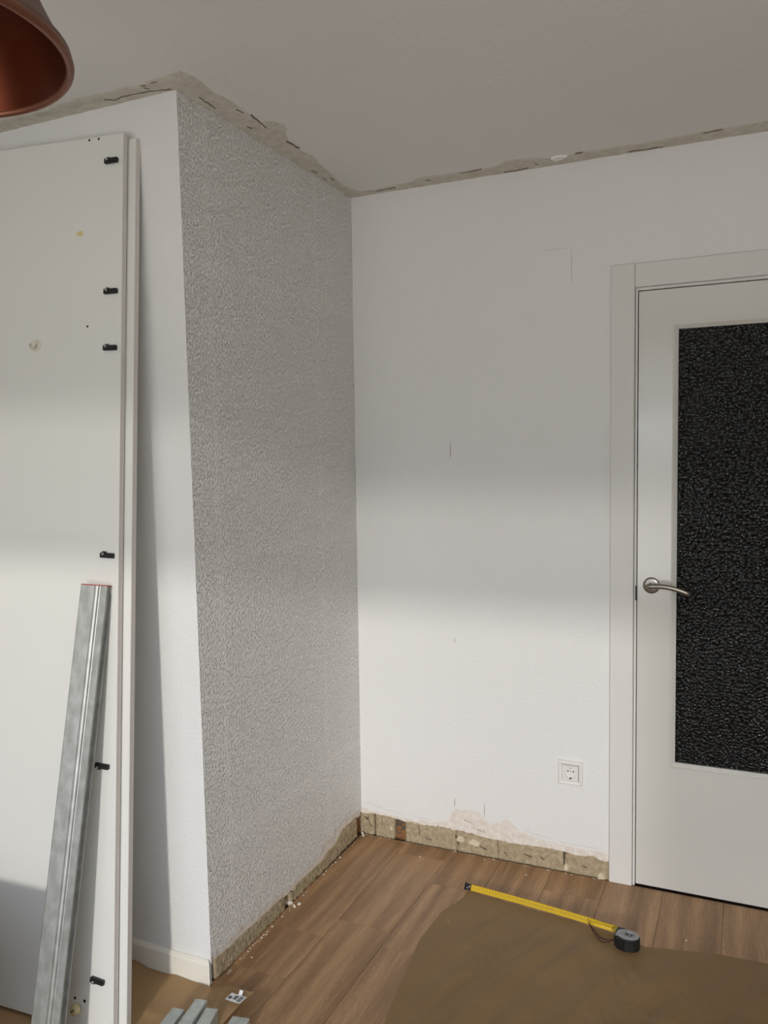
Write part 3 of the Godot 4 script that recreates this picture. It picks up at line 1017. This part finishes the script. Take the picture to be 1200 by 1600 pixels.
func panel_basis() -> Basis:
	var x := (-PU).normalized()
	var y := PN.cross(x).normalized()
	return Basis(x, y, x.cross(y).normalized())

func disc(st: SurfaceTool, t: Transform3D, r0: float, r1: float, h: float, segs := 20) -> void:
	# short cylinder along t's z, with a softened top edge
	var tt := t * Transform3D(Basis(Vector3.RIGHT, PI / 2), Vector3.ZERO)
	lathe(st, [V(r0, 0), V(r0, h * 0.8), V(r1, h), V(0, h)], segs, tt)

func wardrobe_panels() -> void:
	var st: SurfaceTool
	var b := panel_basis()
	var f := thing("wardrobe_panel", "front white wardrobe side panel with black fittings leaning on the pillar", "panel", PO)
	st = new_st()
	slab(st, 0.0, 0.60, 0.003, 2.398, -0.018, 0.0)
	commit("board", st, M.melamine, f)
	st = new_st()
	slab(st, -0.0006, 0.0, 0.003, 2.398, -0.0178, -0.0006)
	commit("edge_band", st, M.melamine_edge, f)
	# black shelf-support fittings: body, raised clip, screw
	var fit := [[0.0345, 2.323, 0.03], [0.0315, 1.9635, 0.02], [0.0315, 1.8095, 0.0], [0.0325, 1.252, -0.01], [0.0405, 0.6975, -0.02], [0.0475, 0.1435, -0.06]]
	for k in fit:
		var T := Transform3D(b * Basis(Vector3.BACK, k[2]), pp(k[0], k[1], 0.0))
		st = new_st()
		box(st, T * at3(0, 0, 0.005), Vector3(0.042, 0.0135, 0.010), 0.0015)
		box(st, T * at3(0.006, 0.0, 0.0115), Vector3(0.026, 0.0075, 0.004), 0.001)
		box(st, T * at3(-0.011, 0.0075 if k[2] > -0.015 else -0.0075, 0.004), Vector3(0.012, 0.006, 0.008), 0.0015)
		var body := commit("black_fitting", st, M.black, f)
		st = new_st()
		disc(st, T * at3(-0.011, 0.0035 if k[2] > -0.015 else -0.0045, 0.0092), 0.0035, 0.0028, 0.0022, 12)
		commit("screw", st, M.screw, body)
	for k in [[0.112, 2.391, 0.0035], [0.0805, 2.391, 0.0035], [0.110, 1.872, 0.0032], [0.122, 0.081, 0.004], [0.091, 0.080, 0.0045]]:
		st = new_st()
		disc(st, Transform3D(b, pp(k[0], k[1], -0.0005)), k[2], k[2] * 0.9, 0.0010, 14)
		commit("drill_hole", st, M.ink, f)
	# cream dowel cap with a slot
	var T2 := Transform3D(b * Basis(Vector3.UP, -0.25), pp(0.113, 0.056, 0.0))
	st = new_st()
	smooth(st)
	disc(st, T2, 0.0135, 0.0115, 0.016, 24)
	var knob := commit("cam_knob", st, M.cream, f)
	st = new_st()
	box(st, T2 * Transform3D(Basis(Vector3.BACK, 0.7), Vector3(0, 0, 0.0159)), Vector3(0.017, 0.0026, 0.001))
	commit("slot", st, M.ink, knob)
	# clear adhesive hook and a dab of old glue
	st = new_st()
	smooth(st)
	var T3 := Transform3D(b, pp(0.285, 1.825, 0.0))
	lathe(st, [V(0.0165, 0.0), V(0.0165, 0.003), V(0.015, 0.005), V(0.010, 0.005), V(0.008, 0.003), V(0.0, 0.003)], 28, T3 * Transform3D(Basis(Vector3.RIGHT, PI / 2), Vector3.ZERO))
	var hook := commit("adhesive_hook", st, M.clear, f)
	st = new_st()
	var hp := []
	var hr := []
	for k in 9:
		var a := lerpf(-0.3, 3.4, k / 8.0)
		hp.append(T3 * Vector3(-0.006 - 0.011 * cos(a) * 0.9, -0.003 - 0.010 * sin(a) + 0.004, 0.008 + 0.003 * sin(a)))
		hr.append(Vector2(0.0035, 0.0022))
	smooth(st)
	tube(st, hp, hr, 8, PN)
	commit("hook_arm", st, M.clear, hook)
	st = new_st()
	var T4 := Transform3D(b, pp(0.139, 2.132, 0.0))
	extrude(st, PackedVector2Array([V(-0.013, 0.002), V(-0.006, 0.006), V(0.004, 0.007), V(0.010, 0.003), V(0.011, -0.005), V(0.003, -0.009), V(-0.007, -0.007), V(-0.012, -0.003)]), T4 * at3(0, 0, -0.0004), 0.0012)
	commit("glue_dab", st, M.glue, f)
	var g := thing("wardrobe_panel", "second white panel standing between the front panel and the pillar wall", "panel", PO + Vector3(0, 0, -0.03))
	st = new_st()
	slab(st, -0.0235, 0.58, 0.006, 2.392, -0.0425, -0.0235)
	commit("board", st, M.melamine, g)
	st = new_st()
	slab(st, -0.0241, -0.0235, 0.006, 2.392, -0.0423, -0.0241)
	commit("edge_band", st, M.melamine_edge, g)

# ------------------------------------------------------------------ aluminium straightedge leaning on the panel
func straightedge() -> void:
	var top := Vector3(-0.1760, 1.1711, 1.2225)     # middle of the top end, front face
	var bot := Vector3(-0.170, 0.0, 1.4725)
	var y := (top - bot).normalized()
	var x := Vector3(0.974, 0, -0.225)
	x = (x - y * x.dot(y)).normalized()
	var z := x.cross(y).normalized()
	bot += y * 0.004
	var t := thing("straightedge", "grey aluminium straightedge bar leaning on the front white panel", "straightedge", bot)
	var L := (top - bot).length()
	var hw := 0.0395
	var p := PackedVector2Array()
	# cross-section (x across, y = depth): rounded outer corners, a low field, a rounded step up to the right rib
	p.append(V(-hw, -0.026))
	p.append(V(-hw, -0.006))
	p.append(V(-hw + 0.0015, -0.0025))
	p.append(V(-hw + 0.004, -0.001))
	p.append(V(0.0015, -0.001))
	for k in 11:
		var a := PI * k / 10.0
		p.append(V(0.0105 - 0.0075 * cos(a), -0.001 + 0.0055 * sin(a)))
	p.append(V(0.0195, -0.0015))
	p.append(V(hw - 0.001, -0.0005))
	p.append(V(hw, -0.002))
	p.append(V(hw, -0.004))
	p.append(V(hw - 0.007, -0.0045))
	p.append(V(hw - 0.007, -0.0272))
	p.append(V(hw, -0.0275))
	p.append(V(hw, -0.030))
	p.append(V(-hw + 0.003, -0.030))
	var st := new_st()
	# extrude's axes: outline x, y and length along its z
	extrude(st, p, Transform3D(Basis(x, z, y), bot), L - 0.0012)
	commit("bar", st, M.alu, t)
	st = new_st()
	var c := PackedVector2Array()
	for q in [V(-hw, -0.026), V(-hw, -0.005), V(-hw + 0.004, -0.0012), V(hw - 0.002, -0.0012), V(hw, -0.004), V(hw, -0.026), V(hw - 0.003, -0.0295), V(-hw + 0.003, -0.0295)]:
		c.append(q * 0.985)
	extrude(st, c, Transform3D(Basis(x, z, y), bot + y * (L - 0.0012)), 0.0026)
	commit("end_cap", st, M.red, t).set_meta("label", "thin red end cap")

# ------------------------------------------------------------------ galvanised studs lying on the paper
func stud_outline(w: float, h: float, th := 0.0012) -> PackedVector2Array:
	# C section with the web on top, flanges down, small lips turned in
	var a := w / 2
	return PackedVector2Array([V(-a, 0), V(-a + 0.006, 0), V(-a + 0.006, th), V(-a + th, th), V(-a + th, h - th), V(a - th, h - th), V(a - th, th), V(a - 0.006, th), V(a - 0.006, 0), V(a, 0), V(a, h - 0.001), V(a - 0.001, h), V(-a + 0.001, h), V(-a, h - 0.001)])

func metal_studs() -> void:
	# end centre (x, z), width, height, yaw from +z, base height, tilt on side
	var list := [
		[0.036, 1.196, 0.035, 0.038, 0.150, "galvanised metal stud lying nearest the leaning panels", 0.0],
		[0.0755, 1.150, 0.034, 0.044, 0.185, "pale galvanised metal stud lying second from the panels, its end reaching furthest to the wall", 0.0],
		[0.117, 1.160, 0.034, 0.037, 0.235, "galvanised metal stud lying close against the right of the longest-reaching one", 0.0],
		[0.207, 1.158, 0.048, 0.036, 0.190, "short galvanised channel lying apart at the right, below the white label", 0.0]]
	for s in list:
		var t := thing("metal_stud", s[5], "metal stud", Vector3(s[0], 0.0095, s[1]), "galvanised metal studs on the kraft paper")
		var b := Basis(Vector3.UP, s[4])
		var st := new_st()
		extrude(st, stud_outline(s[2], s[3]), Transform3D(b, Vector3(s[0], 0.0095, s[1])), 0.75)
		commit("channel", st, M.galv, t)
		# raised stiffening ribs along the web
		st = new_st()
		for e in [-0.30, 0.30] if s[2] < 0.04 else [0.0]:
			box(st, Transform3D(b, Vector3(s[0], 0.0095 + s[3] + 0.0003, s[1]) + b * Vector3(e * s[2] * 1.3, 0, 0.375)), Vector3(0.0032, 0.0014, 0.748), 0.0006)
		commit("web_rib", st, M.galv, t)

# ------------------------------------------------------------------ socket
func socket() -> void:
	var c := Vector3(0.832, 0.368, 0.0)
	var t := thing("wall_socket", "white square power socket low on the back wall beside the door frame", "socket", c)
	var st := new_st()
	var hw := 0.043
	var iw := 0.0285
	# frame: outer wall, rounded shoulder, slope to the insert
	var loops := [[hw, 0.0], [hw, 0.008], [hw - 0.002, 0.0115], [hw - 0.006, 0.0128], [iw + 0.001, 0.0100], [iw, 0.0060]]
	for k in loops.size() - 1:
		var a: float = loops[k][0]
		var b: float = loops[k + 1][0]
		var za: float = loops[k][1]
		var zb: float = loops[k + 1][1]
		var sg := [V(-1, -1), V(1, -1), V(1, 1), V(-1, 1)]
		for e in 4:
			var n := (e + 1) % 4
			quad(st, c + Vector3(sg[e].x * a, sg[e].y * a, za), c + Vector3(sg[n].x * a, sg[n].y * a, za), c + Vector3(sg[n].x * b, sg[n].y * b, zb), c + Vector3(sg[e].x * b, sg[e].y * b, zb))
	commit("frame", st, M.plastic, t)
	st = new_st()
	var N := 48
	var r := 0.0205
	var ow := iw - 0.0007
	for k in N:
		var a0 := TAU * k / N
		var a1 := TAU * (k + 1) / N
		var d0 := Vector3(cos(a0), sin(a0), 0)
		var d1 := Vector3(cos(a1), sin(a1), 0)
		var s0 := ow / maxf(absf(d0.x), absf(d0.y))
		var s1 := ow / maxf(absf(d1.x), absf(d1.y))
		var z := Vector3(0, 0, 0.0112)
		var z0 := Vector3(0, 0, 0.0012)
		quad(st, c + d0 * r + z, c + d0 * s0 + z, c + d1 * s1 + z, c + d1 * r + z)
		quad(st, c + d0 * s0 + z, c + d0 * s0, c + d1 * s1, c + d1 * s1 + z)
		quad(st, c + d0 * r + z0, c + d0 * r + z, c + d1 * r + z, c + d1 * r + z0)
		tri(st, c + z0, c + d0 * r + z0, c + d1 * r + z0)
	commit("insert", st, M.plastic, t)
	for k in [[-0.0095, 0.004, 0.0026, M.ink], [0.0095, 0.004, 0.0026, M.ink], [0.0, 0.004, 0.0022, M.screw]]:
		st = new_st()
		disc(st, Transform3D(Basis(), c + Vector3(k[0], k[1], 0.0010)), k[2], k[2] * 0.9, 0.0008, 14)
		commit("pin_hole" if k[3] == M.ink else "screw", st, k[3], t)
	for s in [-1, 1]:
		st = new_st()
		cbox(st, c + Vector3(-0.0024, s * 0.0180, 0.0013), c + Vector3(0.0024, s * 0.0212, 0.0112 if s > 0 else 0.0114), 0.0004)
		commit("earth_clip", st, M.ink if s < 0 else M.steel, t)

# ------------------------------------------------------------------ tape measure
func tape_measure() -> void:
	var A := Vector3(0.525, 0.0045, 0.2605)
	var B := Vector3(1.040, 0.0065, 0.330)
	var t := thing("tape_measure", "black and grey tape measure with its yellow blade pulled out along the paper edge", "tape measure", Vector3(1.08, 0, 0.38))
	var dir := (B - A).normalized()
	var side := Vector3(-dir.z, 0, dir.x)           # towards the camera
	var lean := (Vector3.UP * 0.86 - side * 0.50).normalized()
	var face := dir.cross(lean).normalized()
	if face.dot(side) < 0.0:
		face = -face
	var W := 0.0195
	var L := (B - A).length()
	var twist := func(u: float) -> float: return 0.35 * smoothstep(0.80, 0.92, u) - 0.15 * smoothstep(0.93, 1.0, u)
	var pt := func(u: float, v: float, off: float) -> Vector3:
		var k: float = twist.call(u)
		var l := (lean * cos(k) + face * sin(k)).normalized()
		var f := (face * cos(k) - lean * sin(k)).normalized()
		var base := A.lerp(B, u) + Vector3(0, 0.004 * sin(u * PI) * 0.4, 0) - side * 0.003 * sin(u * PI)
		return base + l * (v * W) + f * (off - 0.0032 * (1.0 - pow(2.0 * v - 1.0, 2.0)))
	var st := new_st()
	smooth(st)
	grid(st, 60, 8, func(u: float, v: float) -> Vector3: return pt.call(u, v, 0.0))
	grid(st, 60, 8, func(u: float, v: float) -> Vector3: return pt.call(u, v, -0.0004), true)
	var blade := commit("blade", st, M.yellow, t)
	# ticks and numbers printed on the blade
	st = new_st()
	var font := SystemFont.new()
	font.font_names = PackedStringArray(["Droid Sans"])
	for k in range(1, 51):
		var u0 := (k * 0.01 + 0.004) / L
		if u0 > 0.985:
			break
		var hgt := 0.30 if k % 5 == 0 else 0.22
		grid(st, 1, 2, func(a: float, b: float) -> Vector3: return pt.call(u0 + (a - 0.5) * 0.0010 / L, 1.0 - hgt * (1.0 - b), 0.00025))
		var uh := u0 - 0.005 / L
		grid(st, 1, 1, func(a: float, b: float) -> Vector3: return pt.call(uh + (a - 0.5) * 0.0006 / L, 1.0 - 0.13 * (1.0 - b), 0.00025))
		var tm := TextMesh.new()
		tm.text = str(k)
		tm.font = font
		tm.font_size = 32
		tm.pixel_size = 0.00024
		tm.depth = 0.0
		tm.curve_step = 4.0
		var arr := tm.get_mesh_arrays()
		var vs: PackedVector3Array = arr[Mesh.ARRAY_VERTEX]
		var id: PackedInt32Array = arr[Mesh.ARRAY_INDEX] if arr[Mesh.ARRAY_INDEX] != null else PackedInt32Array(range(vs.size()))
		for i in range(0, id.size(), 3):
			var q := []
			for m in 3:
				var w := vs[id[i + m]]
				q.append(pt.call(u0 + w.x / L, 0.52 + w.y / W, 0.0003))
			var nn: Vector3 = (q[1] - q[0]).cross(q[2] - q[0])
			if nn.dot(face) > 0.0:
				tri(st, q[0], q[1], q[2])
			else:
				tri(st, q[0], q[2], q[1])
	commit("markings", st, M.ink, blade)
	# hook at the free end with two rivets
	st = new_st()
	var hb := Basis(dir, lean, dir.cross(lean))
	box(st, Transform3D(hb, A + lean * W * 0.5 + dir * 0.006 + face * 0.001), Vector3(0.020, 0.0215, 0.0014), 0.0005)
	box(st, Transform3D(hb, A + lean * W * 0.5 - dir * 0.005 + face * 0.002), Vector3(0.0016, 0.0265, 0.009), 0.0005)
	var hk := commit("end_hook", st, M.black, t)
	for s in [[0.003, 0.35], [0.011, 0.62]]:
		st = new_st()
		disc(st, Transform3D(Basis(hb.x, hb.y, hb.x.cross(hb.y)) if hb.x.cross(hb.y).dot(face) > 0 else Basis(-hb.x, hb.y, -hb.x.cross(hb.y)), A + lean * W * s[1] + dir * s[0] + face * 0.0016), 0.0026, 0.002, 0.0012, 12)
		commit("rivet", st, M.screw, hk)
	# case lying on its side: D-shaped outline seen from above
	var C := Vector3(1.076, 0.0035, 0.3805)
	var ax := dir
	var az := side
	var cb := Basis(ax, -az, Vector3.UP)            # outline x along the blade, y away from the camera, length up
	var out := PackedVector2Array()
	out.append(V(-0.036, 0.036))
	out.append(V(-0.037, 0.010))
	out.append(V(-0.034, -0.016))
	out.append(V(-0.027, -0.020))
	out.append(V(-0.022, -0.029))
	for k in 9:
		var a := lerpf(-2.0, 0.95, k / 8.0)
		out.append(V(0.006 + 0.034 * cos(a), -0.002 + 0.034 * sin(a)))
	out.append(V(0.010, 0.034))
	st = new_st()
	extrude(st, out, Transform3D(cb, C), 0.030)
	var inner := PackedVector2Array()
	for q in out:
		inner.append(q * 0.93)
	extrude(st, inner, Transform3D(cb, C + Vector3.UP * 0.030), 0.0025)
	extrude(st, inner, Transform3D(cb, C - Vector3.UP * 0.0025), 0.0025)
	var cs := commit("case", st, M.black, t)
	st = new_st()
	var oval := PackedVector2Array()
	for k in 32:
		var a := TAU * k / 32
		oval.append(V(0.003 + 0.033 * cos(a), 0.003 + 0.0255 * sin(a)) )
	extrude(st, oval, Transform3D(cb, C + Vector3.UP * 0.0322), 0.0022)
	var bd := commit("badge", st, M.grey_badge, cs)
	st = new_st()
	var ring := PackedVector2Array()
	for k in 32:
		var a := TAU * k / 32
		ring.append(V(0.004 + 0.024 * cos(a), 0.004 + 0.0195 * sin(a)))
	extrude(st, ring, Transform3D(cb, C + Vector3.UP * 0.0342), 0.0008)
	box(st, Transform3D(cb, C + Vector3.UP * 0.034) * at3(-0.025, -0.012, 0), Vector3(0.010, 0.012, 0.0022), 0.0005)
	commit("badge_face", st, plain(Color(0.55, 0.55, 0.56), 0.45), bd)
	st = new_st()
	box(st, Transform3D(cb, C + Vector3.UP * 0.0349) * at3(0.006, 0.004, 0), Vector3(0.023, 0.018, 0.0012), 0.0003)
	commit("label", st, M.dark_badge, bd)
	st = new_st()
	box(st, Transform3D(cb, C + Vector3.UP * 0.0357) * at3(0.006, 0.0105, 0), Vector3(0.019, 0.002, 0.0006))
	box(st, Transform3D(cb, C + Vector3.UP * 0.0357) * at3(0.009, 0.001, 0), Vector3(0.003, 0.003, 0.0006))
	commit("print", st, M.paper, bd)
	# belt-clip screw glinting at the lower right
	st = new_st()
	box(st, Transform3D(Basis(Vector3.UP, 0.5), C + ax * 0.026 + az * 0.027 + Vector3.UP * 0.006), Vector3(0.006, 0.004, 0.003), 0.001)
	commit("clip_screw", st, M.screw, cs)
	# wrist strap: a thin loop from the case
	st = new_st()
	smooth(st)
	var sp := []
	for q in [[1.041, 0.010, 0.388], [1.026, 0.004, 0.396], [1.008, 0.004, 0.404], [0.992, 0.006, 0.392], [0.975, 0.012, 0.372], [0.960, 0.020, 0.352], [0.955, 0.024, 0.345], [0.962, 0.018, 0.352], [0.980, 0.010, 0.368], [0.998, 0.006, 0.384], [1.014, 0.005, 0.390], [1.030, 0.006, 0.385], [1.042, 0.010, 0.383]]:
		sp.append(Vector3(q[0], q[1] + 0.007, q[2]))
	var curve := Curve3D.new()
	for i in sp.size():
		var tn: Vector3 = (sp[mini(i + 1, sp.size() - 1)] - sp[maxi(i - 1, 0)]) * 0.2
		curve.add_point(sp[i], -tn, tn)
	var pts := []
	var rr := []
	for k in 49:
		pts.append(curve.sample_baked(curve.get_baked_length() * k / 48.0))
		rr.append(0.0016)
	tube(st, pts, rr, 8)
	commit("wrist_strap", st, M.strap, t)

# ------------------------------------------------------------------ pendant lamp
func pendant_lamp() -> void:
	var c := Vector3(0.4657, 1.9836, 2.1770)
	var t := thing("pendant_lamp", "copper pendant lamp shade hanging at the upper left", "lamp", c)
	var T := Transform3D(Basis().scaled(Vector3.ONE * 1.43), c)
	var st := new_st()
	smooth(st)
	lathe(st, [V(0.1395, 0.004), V(0.1385, 0.010), V(0.131, 0.018), V(0.118, 0.044), V(0.106, 0.072), V(0.098, 0.088), V(0.088, 0.104), V(0.060, 0.135), V(0.034, 0.150), V(0.026, 0.160), V(0.026, 0.205), V(0.012, 0.212), V(0.0, 0.212)], 64, T)
	var sh := commit("shade_outside", st, M.copper_out, t)
	st = new_st()
	smooth(st)
	lathe(st, [V(0.1335, 0.002), V(0.128, 0.014), V(0.115, 0.042), V(0.103, 0.070), V(0.094, 0.072), V(0.092, 0.080), V(0.084, 0.082), V(0.080, 0.098), V(0.056, 0.128), V(0.03, 0.142), V(0.0, 0.145)], 64, T, true)
	commit("shade_inside", st, M.copper, t).set_meta("label", "deep copper inner face")
	st = new_st()
	smooth(st)
	var lip := []
	for k in 13:
		var a := TAU * k / 12.0
		lip.append(V(0.1365 + 0.0036 * cos(a), 0.003 + 0.0042 * sin(a)))
	lathe(st, lip, 72, T, true)
	commit("rolled_rim", st, M.copper_lip, t)
	st = new_st()
	smooth(st)
	lathe(st, [V(0.0, 0.142), V(0.02, 0.142), V(0.02, 0.105), V(0.017, 0.10), V(0.0, 0.10)], 24, T, true)
	commit("lamp_holder", st, M.black, t)
	st = new_st()
	smooth(st)
	tube(st, [c + Vector3(0, 0.30, 0), c + Vector3(0, 0.40, 0), Vector3(c.x, H - 0.02, c.z)], [0.003, 0.003, 0.003], 10, Vector3.RIGHT)
	commit("cord", st, M.black, t)
	st = new_st()
	smooth(st)
	lathe(st, [V(0.05, H - c.y), V(0.05, H - c.y - 0.02), V(0.04, H - c.y - 0.028), V(0.0, H - c.y - 0.028)], 32, Transform3D(Basis(), c), true)
	commit("ceiling_rose", st, M.copper_out, t)

# ------------------------------------------------------------------ crumbs
func crumbs() -> void:
	var st := new_st()
	var rs := RandomNumberGenerator.new()
	rs.seed = 5
	var spots := [[0.29, 0.10, 3], [0.52, 0.03, 3], [0.69, 0.08, 3], [0.65, 0.2, 2.2], [0.53, 0.46, 2], [0.8, 0.39, 2.5], [0.71, 0.67, 2.5], [1.24, 0.28, 2.5], [0.012, 0.014, 7], [0.02, 0.028, 5], [0.05, 0.87, 2.5], [0.035, 0.56, 6], [0.028, 0.578, 5]]
	for k in 60:
		var z := rs.randf_range(0.06, 0.98)
		spots.append([corner_x(0.0) * z / D + rs.randf_range(0.007, 0.016), z, rs.randf_range(1.0, 2.6)])
	for k in 40:
		spots.append([rs.randf_range(0.02, 0.95), rs.randf_range(0.006, 0.018), rs.randf_range(1.0, 2.6)])
	for k in 40:
		spots.append([rs.randf_range(0.03, 0.55), rs.randf_range(0.05, 1.0), rs.randf_range(0.5, 1.1)])
	for s in spots:
		var r: float = s[2] * 0.001
		var b := Basis.from_euler(Vector3(rs.randf() * 0.6, rs.randf() * TAU, rs.randf() * 0.6))
		box(st, Transform3D(b, Vector3(s[0], r * 0.45, s[1])), Vector3(r * 2.0, r * 1.1, r * 1.5), r * 0.35)
	var o := commit("plaster_crumbs", st, M.chip, self)
	tag(o, "white plaster crumbs scattered on the planks along the broken wall foot", "debris", "", "stuff")
